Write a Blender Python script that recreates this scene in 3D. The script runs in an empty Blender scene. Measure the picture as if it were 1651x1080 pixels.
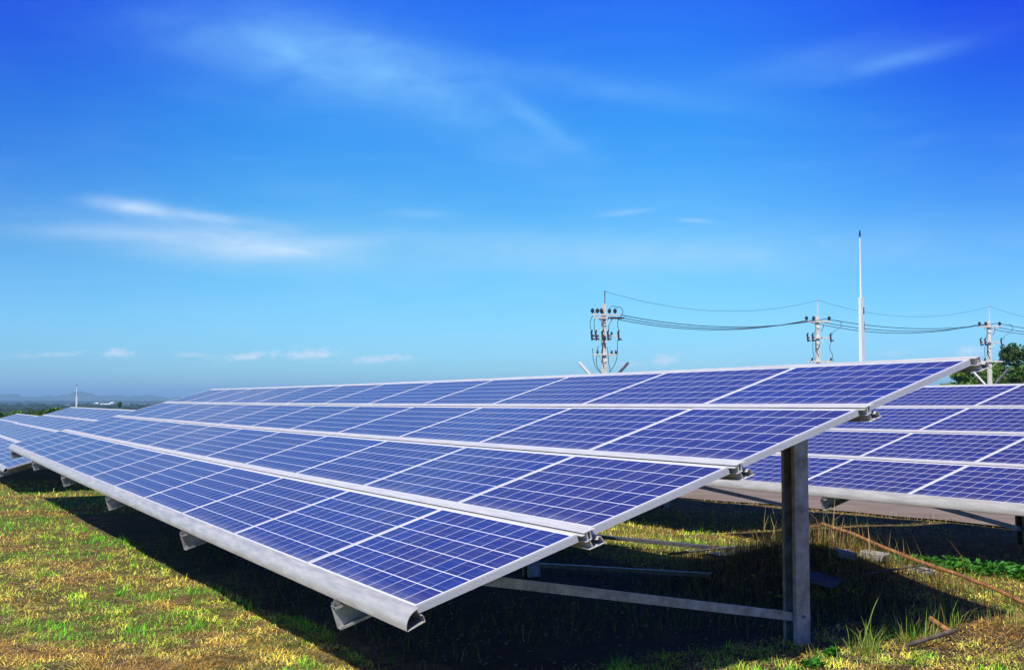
import bpy, math, random
import numpy as np
from mathutils import Vector, Matrix
random.seed(7); rng = np.random.default_rng(7)
S = bpy.context.scene; COL = S.collection
R = math.radians

# ------------------------------------------------------------------ helpers
def tag(o, label=None, cat=None, group=None, kind=None):
    if label: o['label'] = label
    if cat: o['category'] = cat
    if group: o['group'] = group
    if kind: o['kind'] = kind
    return o

def empty(name, loc):
    o = bpy.data.objects.new(name, None); COL.objects.link(o); o.location = loc
    o.empty_display_size = .2
    return o

class MB:
    """collects polygons (world space) and links them as ONE mesh object"""
    def __init__(s): s.v = []; s.f = []
    def add(s, vs, fs):
        n = len(s.v); s.v += [tuple(map(float, p)) for p in vs]; s.f += [tuple(i+n for i in f) for f in fs]
    def hexa(s, a, b):      # two quads of matching order
        s.add(list(a)+list(b), [(3,2,1,0),(4,5,6,7),(0,1,5,4),(1,2,6,5),(2,3,7,6),(3,0,4,7)])
    def box(s, c, sx, sy, sz, M=None):
        c = Vector(c); M = M or Matrix.Identity(3)
        q = [Vector((x*sx/2, y*sy/2, z*sz/2)) for z in (-1, 1) for x, y in ((-1,-1),(1,-1),(1,1),(-1,1))]
        q = [c + M @ p for p in q]; s.hexa(q[:4], q[4:])
    def bar(s, p0, p1, w, h, up=(0,0,1)):
        p0 = Vector(p0); p1 = Vector(p1); d = (p1-p0).normalized(); x = d.cross(Vector(up)).normalized(); y = x.cross(d)
        q = [x*w/2*a + y*h/2*b for a, b in ((-1,-1),(1,-1),(1,1),(-1,1))]
        s.hexa([p0+k for k in q], [p1+k for k in q])
    def tube(s, pts, rad, n=6, cap=True):
        pts = [Vector(p) for p in pts]; m = len(pts)
        rad = rad if hasattr(rad, '__len__') else [rad]*m
        base = len(s.v); ref = None
        for i, p in enumerate(pts):
            d = (pts[min(i+1, m-1)]-pts[max(i-1, 0)]).normalized()
            if ref is None: ref = d.orthogonal().normalized()
            ref = (ref - d*ref.dot(d)).normalized(); b = d.cross(ref)
            for k in range(n):
                a = 2*math.pi*k/n; s.v.append(tuple(p + (ref*math.cos(a)+b*math.sin(a))*rad[i]))
        for i in range(m-1):
            for k in range(n):
                a = base+i*n+k; b_ = base+i*n+(k+1) % n
                s.f.append((a, b_, b_+n, a+n))
        if cap:
            s.f.append(tuple(base+k for k in range(n-1, -1, -1))); s.f.append(tuple(base+(m-1)*n+k for k in range(n)))
    def sweep(s, prof, fn, ts, closed=True):
        """profile points (a,b) carried by fn(t,a,b)->point over stations ts; end caps when closed"""
        base = len(s.v); n = len(prof)
        for t in ts:
            for a, b in prof: s.v.append(tuple(map(float, fn(t, a, b))))
        m = len(ts)
        for i in range(m-1):
            for k in range(n if closed else n-1):
                a = base+i*n+k; b_ = base+i*n+(k+1) % n
                s.f.append((a, a+n, b_+n, b_))
    def strip(s, line, th, fn, ts):
        """thin sheet-metal section: an open polyline thickened by th"""
        L = [Vector((a, b)) for a, b in line]; n = len(L); off = []
        for i in range(n):
            d = (L[min(i+1, n-1)]-L[max(i-1, 0)]).normalized(); nn = Vector((-d.y, d.x)); off.append(L[i]+nn*th)
        prof = [tuple(p) for p in L]+[tuple(p) for p in reversed(off)]
        base = len(s.v); s.sweep(prof, fn, ts); N = 2*n
        for e, st in ((0, base), (1, base+(len(ts)-1)*N)):
            for i in range(n-1):
                q = (st+i, st+i+1, st+N-2-i, st+N-1-i)
                s.f.append(q if e == 0 else q[::-1])
    def build(s, name, mat, parent=None, loc=None, smooth=None):
        org = Vector(parent.location) if parent is not None and loc is None else Vector(loc or (0,0,0))
        p = parent
        if parent is not None and loc is None:
            org = Vector((0,0,0)); q = parent
            while q is not None: org += q.location; q = q.parent
        me = bpy.data.meshes.new(name)
        me.from_pydata([tuple(Vector(v)-org) for v in s.v], [], s.f); me.update()
        if mat is not None: me.materials.append(mat)
        if smooth is not None:
            me.polygons.foreach_set('use_smooth', [True]*len(me.polygons)); me.set_sharp_from_angle(angle=R(smooth))
        o = bpy.data.objects.new(name, me); COL.objects.link(o)
        if parent is not None: o.parent = parent
        else: o.location = org
        return o

def np_mesh(name, V, F4, F3, mat, col=None, parent=None):
    me = bpy.data.meshes.new(name); nv = len(V); nq = len(F4); nt = len(F3)
    me.vertices.add(nv); me.vertices.foreach_set('co', np.ascontiguousarray(V, np.float32).ravel())
    me.loops.add(nq*4+nt*3); me.polygons.add(nq+nt)
    me.loops.foreach_set('vertex_index', np.concatenate([np.asarray(F4, np.int32).ravel(), np.asarray(F3, np.int32).ravel()]))
    me.polygons.foreach_set('loop_start', np.concatenate([np.arange(nq)*4, nq*4+np.arange(nt)*3]).astype(np.int32))
    if col is not None:
        a = me.color_attributes.new('Col', 'FLOAT_COLOR', 'POINT')
        c = np.ones((nv, 4), np.float32); c[:, :3] = col; a.data.foreach_set('color', c.ravel())
    me.update(calc_edges=True); me.validate()
    me.materials.append(mat)
    o = bpy.data.objects.new(name, me); COL.objects.link(o)
    if parent is not None: o.parent = parent
    return o

# ------------------------------------------------------------------ materials
class NT:
    def __init__(s, name, world=None):
        if world is None:
            s.m = bpy.data.materials.new(name); s.m.use_nodes = True; s.t = s.m.node_tree
        else: s.t = world.node_tree
        s.t.nodes.clear()
    def n(s, typ, **kw):
        x = s.t.nodes.new(typ)
        for k, v in kw.items(): setattr(x, k, v)
        return x
    def put(s, sock, v):
        if isinstance(v, bpy.types.NodeSocket): s.t.links.new(v, sock)
        elif v is not None:
            if isinstance(v, (tuple, list)) and len(v) == 3 and sock.type == 'RGBA': v = (*v, 1)
            sock.default_value = v
    def math(s, op, a, b=None, c=None, clamp=False):
        x = s.n('ShaderNodeMath', operation=op, use_clamp=clamp)
        for i, v in enumerate((a, b, c)): s.put(x.inputs[i], v)
        return x.outputs[0]
    def mix(s, f, a, b, blend='MIX'):
        x = s.n('ShaderNodeMix', data_type='RGBA', blend_type=blend)
        s.put(x.inputs[0], f); s.put(x.inputs[6], a); s.put(x.inputs[7], b); return x.outputs[2]
    def ramp(s, f, stops, interp='LINEAR'):
        x = s.n('ShaderNodeValToRGB'); r = x.color_ramp; r.interpolation = interp
        while len(r.elements) < len(stops): r.elements.new(.5)
        for e, (p, c) in zip(r.elements, stops):
            e.position = p; e.color = (*c, 1) if isinstance(c, tuple) else (c, c, c, 1)
        s.put(x.inputs[0], f); return x.outputs[0]
    def mr(s, v, a, b, c=0., d=1., mode='LINEAR'):
        x = s.n('ShaderNodeMapRange', interpolation_type=mode)
        for i, q in enumerate((v, a, b, c, d)): s.put(x.inputs[i], q)
        return x.outputs[0]
    def noise(s, scale, detail=4, vec=None, rough=.55, dist=0.):
        x = s.n('ShaderNodeTexNoise'); x.inputs['Scale'].default_value = scale; x.inputs['Detail'].default_value = detail
        x.inputs['Roughness'].default_value = rough; x.inputs['Distortion'].default_value = dist
        if vec is not None: s.put(x.inputs['Vector'], vec)
        return x.outputs['Fac']
    def obj(s): return s.n('ShaderNodeTexCoord').outputs['Object']
    def scalev(s, v, sc):
        x = s.n('ShaderNodeVectorMath', operation='MULTIPLY'); s.put(x.inputs[0], v); x.inputs[1].default_value = sc; return x.outputs[0]
    def bsdf(s, col, rough=.5, metal=0., bump=None, bstr=.3, bdist=.01, **kw):
        b = s.n('ShaderNodeBsdfPrincipled'); s.put(b.inputs['Base Color'], col); s.put(b.inputs['Roughness'], rough)
        s.put(b.inputs['Metallic'], metal)
        for k, v in kw.items(): s.put(b.inputs[k.replace('_', ' ')], v)
        if bump is not None:
            p = s.n('ShaderNodeBump'); p.inputs['Strength'].default_value = bstr; p.inputs['Distance'].default_value = bdist
            s.put(p.inputs['Height'], bump); s.put(b.inputs['Normal'], p.outputs[0])
        o = s.n('ShaderNodeOutputMaterial'); s.t.links.new(b.outputs[0], o.inputs[0]); return b

def m_metal(name, base, rough, metal, mott=.12, scale=6, streak=None):
    t = NT(name); g = t.n('ShaderNodeNewGeometry').outputs['Position']
    n1 = t.noise(scale, 5, t.scalev(g, streak) if streak else g); n2 = t.noise(90, 2, g)
    v = t.mr(n1, .3, .7, 1-mott, 1+mott); c = t.mix(1., base, v, 'MULTIPLY')
    v2 = t.mr(n2, .35, .65, .95, 1.05); c = t.mix(1., c, v2, 'MULTIPLY')
    t.bsdf(c, t.mr(n1, .3, .7, rough-.08, rough+.1), metal, n2, .05, .002); return t.m

M = {}
M['frame'] = m_metal('anodised_frame', (.66,.66,.66), .42, .08, .04, 3)
M['alu'] = m_metal('mill_aluminium', (.47,.46,.425), .42, .25, .16, 5, (6,.8,6))
M['rail'] = m_metal('rail_aluminium', (.60,.59,.565), .42, .12, .08, 5, (6,.8,6))
M['galv'] = m_metal('galvanised_steel', (.36,.35,.33), .5, .3, .45, 11)
M['bolt'] = m_metal('bolt_steel', (.25,.24,.23), .5, .7, .2, 40)
M['conc'] = m_metal('pole_concrete', (.66,.62,.53), .85, 0, .2, 2.5, (3,3,.6))
M['white'] = m_metal('white_paint', (.80,.80,.78), .6, 0, .08, 4)
M['dark'] = m_metal('dark_rubber', (.025,.026,.03), .5, 0, .2, 4)
M['wire'] = m_metal('black_cable', (.02,.022,.03), .5, 0, .2, 4)
M['greym'] = m_metal('dull_grey_steel', (.20,.21,.23), .5, .4, .2, 4)
M['debrisalu'] = m_metal('dirty_aluminium', (.13,.125,.13), .45, .5, .35, 5, (3,3,3))
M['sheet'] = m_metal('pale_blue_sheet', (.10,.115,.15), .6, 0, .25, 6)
M['slab'] = m_metal('broken_concrete', (.36,.34,.31), .9, 0, .25, 14)

def m_cells():
    t = NT('solar_cells'); uv = t.n('ShaderNodeUVMap').outputs[0]
    s = t.n('ShaderNodeSeparateXYZ'); t.put(s.inputs[0], uv); U, Vv = s.outputs[0], s.outputs[1]
    def line(x, count, half):        # 1 near the borders of each cell
        f = t.math('FRACT', t.math('MULTIPLY', x, count)); d = t.math('MINIMUM', f, t.math('SUBTRACT', 1., f))
        return t.mr(d, half*.7, half*1.3, 1., 0.), f
    lu, fu = line(U, 10., .015); lv, fv = line(Vv, 6., .022)
    inside = t.math('MULTIPLY', t.math('MULTIPLY', t.math('GREATER_THAN', U, 0.), t.math('LESS_THAN', U, 1.)),
                    t.math('MULTIPLY', t.math('GREATER_THAN', Vv, 0.), t.math('LESS_THAN', Vv, 1.)))
    grid = t.math('MAXIMUM', t.math('MAXIMUM', lu, lv), t.math('SUBTRACT', 1., inside))
    b1 = t.math('ABSOLUTE', t.math('SUBTRACT', fv, .26)); b2 = t.math('ABSOLUTE', t.math('SUBTRACT', fv, .74))
    bus = t.mr(t.math('MINIMUM', b1, b2), .004, .011, 1., 0.)
    # cell ids -> slight colour differences between cells, a stronger one between panels
    cid = t.n('ShaderNodeCombineXYZ'); t.put(cid.inputs[0], t.math('FLOOR', t.math('MULTIPLY', U, 10.))); t.put(cid.inputs[1], t.math('FLOOR', t.math('MULTIPLY', Vv, 6.)))
    oi = t.n('ShaderNodeObjectInfo').outputs['Random']; t.put(cid.inputs[2], t.math('MULTIPLY', oi, 91.7))
    wn = t.n('ShaderNodeTexWhiteNoise'); t.put(wn.inputs['Vector'], cid.outputs[0]); cr = wn.outputs['Value']
    vo = t.n('ShaderNodeTexVoronoi'); vo.inputs['Scale'].default_value = 70.; t.put(vo.inputs['Vector'], t.obj())
    gs = t.n('ShaderNodeSeparateColor'); t.put(gs.inputs[0], vo.outputs['Color'])
    base = t.mix(oi, (.021,.019,.122), (.014,.024,.172))
    base = t.mix(t.math('MULTIPLY', cr, .65), base, (.026,.018,.095))
    base = t.mix(1., base, t.mr(gs.outputs[0], 0, 1, .78, 1.22), 'MULTIPLY')
    base = t.mix(t.math('MULTIPLY', bus, .26), base, (.55,.58,.72))
    col = t.mix(grid, base, (.78,.79,.84))
    dust = t.mr(t.noise(2.2, 5, t.obj()), .35, .75, .0, .05)
    off = t.n('ShaderNodeVectorMath', operation='ADD'); t.put(off.inputs[0], t.obj()); sv = t.n('ShaderNodeCombineXYZ'); t.put(sv.inputs[0], t.math('MULTIPLY', oi, 37.)); t.put(sv.inputs[1], t.math('MULTIPLY', oi, 53.)); t.put(off.inputs[1], sv.outputs[0])
    streak = t.mr(t.noise(9., 4, t.scalev(off.outputs[0], (.12, 1., 1.)), .6), .56, .8, 0, .10); edge = t.math('MULTIPLY', t.mr(Vv, .0, .10, 1., 0.), t.mr(t.noise(6., 3, off.outputs[0]), .3, .7, .05, .30))
    spot = t.mr(t.noise(26., 2, off.outputs[0]), .74, .80, 0, .22)
    dust = t.math('ADD', t.math('ADD', dust, streak), t.math('MAXIMUM', edge, spot))
    col = t.mix(dust, col, (.45,.42,.38))
    t.bsdf(col, .38, 0., None, Coat_Weight=.42, Sheen_Weight=.38, Sheen_Roughness=.24, Sheen_Tint=(.92,.84,.86,1), Coat_Roughness=t.mr(t.noise(5, 4, t.obj()), .3, .7, .05, .12), Coat_IOR=1.5, Specular_IOR_Level=.12)
    return t.m
M['cells'] = m_cells()

def m_ground():
    t = NT('mown_dry_ground'); g = t.n('ShaderNodeNewGeometry').outputs['Position']
    n1 = t.noise(.9, 5, g, .6, .4); n2 = t.noise(7., 5, g, .6); n3 = t.noise(60., 4, g, .7); n4 = t.noise(160., 2, g, .7)
    c = t.ramp(n2, [(.32, (.06,.04,.018)), (.48, (.15,.095,.038)), (.62, (.24,.165,.065)), (.75, (.34,.25,.11))])
    c = t.mix(t.mr(n1, .46, .60, 0, .75), c, (.06,.10,.018))
    c = t.mix(1., c, t.mr(n3, .3, .7, .55, 1.4), 'MULTIPLY'); c = t.mix(1., c, t.mr(n4, .3, .7, .7, 1.3), 'MULTIPLY')
    s = t.n('ShaderNodeSeparateXYZ'); t.put(s.inputs[0], g)
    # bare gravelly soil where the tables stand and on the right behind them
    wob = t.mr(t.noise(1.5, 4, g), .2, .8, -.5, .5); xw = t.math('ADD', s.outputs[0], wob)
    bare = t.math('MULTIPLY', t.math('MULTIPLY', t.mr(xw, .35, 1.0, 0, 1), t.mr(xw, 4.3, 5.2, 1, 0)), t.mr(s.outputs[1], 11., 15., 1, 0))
    soil = t.ramp(n3, [(.3, (.016,.012,.009)), (.55, (.040,.031,.023)), (.72, (.10,.083,.066))])  # dark soil tones, which also paint in the shade under the tables
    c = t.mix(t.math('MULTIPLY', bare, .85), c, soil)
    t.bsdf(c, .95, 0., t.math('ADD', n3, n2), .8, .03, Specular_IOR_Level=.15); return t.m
def m_road():
    t = NT('dirt_road'); g = t.n('ShaderNodeNewGeometry').outputs['Position']
    n1 = t.noise(1.2, 5, g); n3 = t.noise(35., 4, g, .7)
    c = t.ramp(n1, [(.3, (.17,.125,.095)), (.7, (.25,.19,.15))]); c = t.mix(1., c, t.mr(n3, .3, .7, .75, 1.25), 'MULTIPLY')
    t.bsdf(c, .95, 0., n3, .5, .02); return t.m
def m_plain():
    t = NT('wooded_plain'); g = t.n('ShaderNodeNewGeometry').outputs['Position']
    n1 = t.noise(.0022, 6, g, .6); n2 = t.noise(.02, 4, g, .6)
    c = t.ramp(n1, [(.36, (.03,.055,.015)), (.50, (.06,.085,.03)), (.60, (.16,.15,.08)), (.68, (.05,.08,.025))])
    c = t.mix(1., c, t.mr(n2, .3, .7, .6, 1.4), 'MULTIPLY'); t.bsdf(c, 1.); return t.m
def m_hill():
    t = NT('forested_mountain'); g = t.n('ShaderNodeNewGeometry').outputs['Position']
    n = t.noise(.002, 6, g, .6); c = t.ramp(n, [(.35, (.025,.05,.015)), (.65, (.07,.10,.035))]); t.bsdf(c, 1.); return t.m
def m_leaf(name, trans=.35, rough=.6):
    t = NT(name); a = t.n('ShaderNodeVertexColor', layer_name='Col').outputs[0]
    d = t.n('ShaderNodeBsdfPrincipled'); t.put(d.inputs['Base Color'], a); d.inputs['Roughness'].default_value = rough; d.inputs['Specular IOR Level'].default_value = .25
    tr = t.n('ShaderNodeBsdfTranslucent'); t.put(tr.inputs[0], t.mix(1., a, (1.1,1.15,.6), 'MULTIPLY'))
    mx = t.n('ShaderNodeMixShader'); mx.inputs[0].default_value = trans; t.t.links.new(d.outputs[0], mx.inputs[1]); t.t.links.new(tr.outputs[0], mx.inputs[2])
    o = t.n('ShaderNodeOutputMaterial'); t.t.links.new(mx.outputs[0], o.inputs[0]); return t.m
def m_rust():
    t = NT('rusty_iron'); g = t.n('ShaderNodeNewGeometry').outputs['Position']; n = t.noise(22, 5, g, .65); n2 = t.noise(4, 3, g)
    c = t.ramp(n, [(.3, (.10,.035,.014)), (.5, (.30,.12,.04)), (.68, (.46,.26,.11))]); c = t.mix(t.mr(n2, .45, .6, 0, .6), c, (.07,.04,.025))
    t.bsdf(c, .9, 0., n, .5, .01); return t.m
def m_bark():
    t = NT('bark'); g = t.n('ShaderNodeNewGeometry').outputs['Position']; n = t.noise(5, 5, t.scalev(g, (4,4,1)))
    t.bsdf(t.ramp(n, [(.3, (.06,.045,.03)), (.7, (.17,.13,.09))]), .95, 0., n, .6, .03); return t.m
M['ground'] = m_ground(); M['road'] = m_road(); M['plain'] = m_plain(); M['hill'] = m_hill()
M['grass'] = m_leaf('grass_blades', .3, .65); M['leaf'] = m_leaf('tree_leaves', .28, .5); M['rust'] = m_rust(); M['bark'] = m_bark()

# ------------------------------------------------------------------ camera
CAM = Vector((-2.221917, -4.966832, .983663)); YAW, PITCH, FPX = .5014967, .0560449, 1836.27
cd = bpy.data.cameras.new('camera'); cam = bpy.data.objects.new('camera', cd); COL.objects.link(cam); S.camera = cam
cam.location = CAM; cam.rotation_euler = (math.pi/2+PITCH, 0, -YAW)
cd.sensor_width = 36; cd.lens = FPX/1651*36; cd.clip_start = .05; cd.clip_end = 60000

# ------------------------------------------------------------------ terrain
PLAIN = -20.
def ss(a, b, x):
    k = np.clip((x-a)/(b-a), 0, 1); return k*k*(3-2*k)
def soft(x, k=1.5): return np.where(x > 12*k, x, k*np.log1p(np.exp(np.clip(x/k, -40, 40))))
def gz(x, y):
    x = np.asarray(x, float); y = np.asarray(y, float)
    z = -.62-.0226*np.minimum(soft(y-1.), 120)-.04*np.minimum(soft(x-7.5), 20)
    z = z+.016*np.sin(x*1.3+.4*y)*np.cos(y*.9-.5*x)+.008*np.sin(3.1*x)*np.sin(2.7*y)
    z = z+.36*np.exp(-((x-5.12)/.58)**2-((y-2.75)/1.15)**2)          # mound of rubble
    r = np.hypot(x-20, y-20)
    return z*(1-ss(140, 420, r))+(PLAIN)*ss(140, 420, r)
def G(x, y): return float(gz(x, y))
def grid_axis(lo, hi, c0, c1, fine, growth):
    a = list(np.arange(c0, c1, fine)); st = fine; p = c1
    while p < hi: a.append(p); st *= growth; p += st
    a.append(hi); st = fine; p = c0-fine; b = []
    while p > lo: b.append(p); st *= growth; p -= st
    b.append(lo); return np.array(sorted(b)+a)
xs = grid_axis(-26000, 40000, -8, 16, .18, 1.16); ys = grid_axis(-26000, 40000, -6, 28, .18, 1.16)
X, Y = np.meshgrid(xs, ys); Z = gz(X, Y)
nx, ny = len(xs), len(ys); idx = np.arange(nx*ny).reshape(ny, nx)
quads = np.stack([idx[:-1,:-1], idx[:-1,1:], idx[1:,1:], idx[1:,:-1]], -1).reshape(-1, 4)
rr = np.hypot(X-20, Y-20); fm = (rr[:-1,:-1] > 300).ravel()
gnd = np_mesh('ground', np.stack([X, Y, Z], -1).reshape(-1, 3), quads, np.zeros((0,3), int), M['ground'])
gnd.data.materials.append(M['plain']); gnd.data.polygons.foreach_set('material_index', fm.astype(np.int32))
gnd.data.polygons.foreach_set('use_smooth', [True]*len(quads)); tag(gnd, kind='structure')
# dirt road behind the right-hand tables
rx = np.linspace(12.75, 20.5, 12); ry = np.linspace(-14, 90, 150); RX, RY = np.meshgrid(rx, ry)
RX = RX+.25*np.sin(RY*.7)*np.where((RX < 12.8) | (RX > 20.4), 1, 0)
ri = np.arange(RX.size).reshape(RX.shape); rq = np.stack([ri[:-1,:-1], ri[:-1,1:], ri[1:,1:], ri[1:,:-1]], -1).reshape(-1, 4)
road = np_mesh('dirt_road', np.stack([RX, RY, gz(RX, RY)+.03], -1).reshape(-1, 3), rq, np.zeros((0,3), int), M['road']); tag(road, kind='structure')

# ------------------------------------------------------------------ solar tables
T0, RP, PH, W = .2903127, 1.0447365, .9575203, 1.66
class Table:
    """maps (u along the row, v up the slope, n above the glass) to the world"""
    def __init__(s, O, yaw=0., g=0., twist=0., sag=(0., 0.)):
        s.O = Vector(O); s.tw = twist; s.sag = sag
        s.U = Vector((math.sin(yaw)*math.cos(g), math.cos(yaw)*math.cos(g), math.sin(g))); s.h = Vector((math.cos(yaw), -math.sin(yaw), 0))
    def P(s, u, v, n):
        c = u/W; t = T0+s.tw*(c-6)/6
        V = s.h*math.cos(t)+Vector((0,0,1))*math.sin(t); V -= s.U*V.dot(s.U); V.normalize(); N = V.cross(s.U)
        a, b = s.sag; z = a*c*(12-c)/36+b*c*(12-c)*(c-6)/100
        return s.O+s.U*u+V*v+N*n+Vector((0,0,z))

PL = 1.652            # panel length along the row
def panel_mesh():
    hx, hy = PH/2, PL/2; lip = .011
    me = bpy.data.meshes.new('solar_panel')
    a, b, z = hx-lip, hy-lip, -.0025
    me.from_pydata([(-a,-b,z),(a,-b,z),(a,b,z),(-a,b,z),(-a,-b,z-.005),(a,-b,z-.005),(a,b,z-.005),(-a,b,z-.005)], [],
                   [(0,1,2,3),(7,6,5,4),(0,4,5,1),(1,5,6,2),(2,6,7,3),(3,7,4,0)])
    uvl = me.uv_layers.new(name='UVMap'); mu, mv = .012, .010
    for p in me.polygons:
        for li in p.loop_indices:
            c = me.vertices[me.loops[li].vertex_index].co
            uvl.data[li].uv = ((c.y+b-mu)/(2*b-2*mu), (c.x+a-mv)/(2*a-2*mv)) if p.index == 0 else (-.5, -.5)
    me.materials.append(M['cells']); me.update()
    fr = bpy.data.meshes.new('frame')
    # frame section: lip, outer side with three shallow grooves, bottom flange
    sec = [(lip, -.0024), (lip, 0), (0, 0), (0, -.008)]
    for k in range(4):
        z0 = -.008-k*.0078; sec += [(0, z0-.0042), (.0038, z0-.0046), (.0038, z0-.0074), (0, z0-.0078)]
    sec += [(0, -.042), (.024, -.042), (.024, -.0402), (.006, -.0402), (.006, -.0076), (lip, -.0076)]
    vs, fs = [], []; n = len(sec)
    for cx, cy in ((-1,-1),(1,-1),(1,1),(-1,1)):
        for d, z in sec: vs.append((cx*(hx-d), cy*(hy-d), z))
    for i in range(4):
        for k in range(n):
            p, q = i*n+k, i*n+(k+1) % n; r_, s_ = ((i+1) % 4)*n+(k+1) % n, ((i+1) % 4)*n+k
            fs.append((p, q, r_, s_))
    fr.from_pydata(vs, [], fs); fr.materials.append(M['frame']); fr.update()
    import bmesh
    bm = bmesh.new(); bm.from_mesh(fr); bmesh.ops.recalc_face_normals(bm, faces=bm.faces); bm.to_mesh(fr); bm.free()
    return me, fr
PANEL, FRAME = panel_mesh()

GUT = [(.004, .003), (-.010, .001), (-.026, -.003), (-.042, -.0095), (-.056, -.0185), (-.068, -.030), (-.077, -.043), (-.083, -.055), (-.0865, -.066), (-.088, -.077)]
RAFT = (.93, 4.55, 8.17, 11.79, 15.41, 19.03)
GROUP = 'tilted solar arrays standing in rows on the grass'

def make_table(tb, ncol, u_dir, rafts, label, first_short=False, detail=True):
    u0, u1 = (0, ncol*W) if u_dir > 0 else (-ncol*W, 0)
    um = (u0+u1)/2; b = tb.P(um, 2., 0); root = empty('solar_array', (b.x, b.y, G(b.x, b.y)))
    tag(root, label, 'solar array', GROUP); L = root.location
    st = np.linspace(u0+.012, u1-.012, ncol+1)
    for c in range(ncol):
        for k in range(4):
            cc = c if u_dir > 0 else c-ncol; sc = 1.
            uc = (cc+.5)*W
            if first_short and c == 0: sc = .967; uc += .027
            vc = k*RP+PH/2; e = .3
            p = tb.P(uc, vc, 0); ex = (tb.P(uc, vc+e, 0)-tb.P(uc, vc-e, 0)).normalized(); ey = (tb.P(uc+e, vc, 0)-tb.P(uc-e, vc, 0))
            ey = (ey-ex*ey.dot(ex)).normalized(); ez = ex.cross(ey)
            mw = Matrix((( *(ex),), (*ey,), (*ez,))).transposed().to_4x4() @ Matrix.Diagonal((1, sc, 1, 1))
            mw.translation = p-L
            o = bpy.data.objects.new('solar_panel', PANEL); COL.objects.link(o); o.parent = root; o.matrix_local = mw
            f = bpy.data.objects.new('frame', FRAME); COL.objects.link(f); f.parent = o
    stg = np.linspace(u0, u1, ncol*2+1)
    # rounded lower-edge gutter profile
    fn = lambda t, a, n: tb.P(t, a, n)
    for c0 in range(0, ncol, 4):
        c1 = min(c0+4, ncol); sg = np.linspace(u0+c0*W+(.0025 if c0 else 0), u0+c1*W-(.0025 if c1 < ncol else 0), (c1-c0)*2+1); m = MB()
        m.strip(GUT, .003, fn, sg)
        m.strip([(.016, -.070), (-.084, -.0795)], .003, fn, sg)
        m.strip([(-.010, -.004), (-.003, -.030), (.001, -.040), (.008, -.036), (.012, -.044), (.013, -.068)], .0025, fn, sg)
        m.build('gutter', M['alu'], root, smooth=28)
    # rails between the panel rows
    for k in (1, 2, 3, 4):
        v = k*RP-(RP-PH)/2 if k < 4 else 3*RP+PH+.03
        m = MB()
        ra, rb = (-.0265, .046) if k < 4 else (-.034, .020)
        top = .0035
        m.strip([(v+ra, top-.003), (v+rb, top-.003)], .003, fn, st)                       # cap
        m.strip([(v-.0435 if k < 4 else v-.028, -.010), (v+ra+.004, -.010)], .003, fn, st)
        m.strip([(v-.012, top-.0035), (v-.012, -.044), (v+.012, -.044), (v+.012, top-.0035)], .003, fn, st)
        m.strip([(v-.030, -.0465), (v-.006, -.0465), (v+.004, -.088)], .003, fn, st)         # left wall of the hat
        m.strip([(v-.020, -.0915), (v+.088, -.0915)], .003, fn, st)                        # lower flange
        m.strip([(v+.080, -.0885), (v+.066, -.050), (v+.050, -.0445), (v+.044, -.056), (v+.036, -.056)], .003, fn, st)
        m.build('rail', M['rail'], root)
    # rafters, posts, braces
    for u in rafts:
        if u < u0 or u > u1: continue
        m = MB(); f2 = lambda t, a, n, u=u: tb.P(u+a, t, n)
        m.strip([(-.034, -.112), (-.034, -.0955), (.026, -.0955), (.026, -.226), (-.034, -.226), (-.034, -.210)], -.0035, f2, np.linspace(-.125, 4.14, 5))
        r_ = m.build('rafter', M['galv'], root)
        for v in (-.105, RP-.06, 2*RP-.06, 3*RP-.06, 3*RP+PH+.0):
            cb = MB(); q = tb.P(u-.012, v, -.086); cb.box(q, .036, .044, .014); q2 = tb.P(u-.012, v, -.072); cb.box(q2, .016, .016, .02); cb.build('clamp', M['bolt'], r_)
        vp = 3.31; pt = tb.P(u, vp, -.15); gz_ = G(pt.x, pt.y)
        topz = tb.P(u, vp-.06, -.18).z
        m = MB(); f3 = lambda t, a, bb, pt=pt: Vector((pt.x+a, pt.y+bb, t))
        # channel open towards -x: lip, front flange, web, rear flange, lip
        m.strip([(-.062, -.036), (-.062, -.060), (.056, -.060), (.056, .062), (-.062, .062), (-.062, .038)], -.004, f3, [gz_-.25, topz])
        po = m.build('post', M['galv'], root)
        if detail:
            bm_ = MB()
            bm_.tube([(pt.x+.0, pt.y-.065, gz_+.19), (pt.x+.0, pt.y-.078, gz_+.19)], .011, 6)
            bm_.build('bolt', M['bolt'], po); bm_ = MB()
            bm_.tube([(pt.x-.02, pt.y-.064, topz-.055), (pt.x-.02, pt.y-.076, topz-.055)], .009, 6)
            bm_.build('bolt', M['bolt'], po)
            hd = MB(); hd.box((pt.x+.004, pt.y-.066, topz-.014), .128, .008, .022); hd.build('head_plate', M['galv'], root); hd = MB(); hd.box((pt.x+.086, pt.y-.05, topz-.020), .05, .012, .010); hd.build('bolt', M['bolt'], root); hd = MB()
            hd.box((pt.x, pt.y+.005, topz+.03), .09, .05, .10)
            hd.build('head_bracket', M['galv'], root)
        b0 = Vector((pt.x-.035, pt.y, gz_+.185)); q = tb.P(u, .52, -.175)
        m = MB(); d = (q-b0).normalized()
        f4 = lambda t, a, bb, b0=b0, d=d: b0+d*t+Vector((0, a, 0))+Vector((-d.z, 0, d.x)).normalized()*(-bb)
        m.strip([(-.024, -.028), (-.027, -.028), (-.027, .028), (.022, .028), (.022, .022)], -.0035, f4, [0, (q-b0).length*.5, (q-b0).length])
        m.build('brace', M['galv'], root)
    return root

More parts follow.
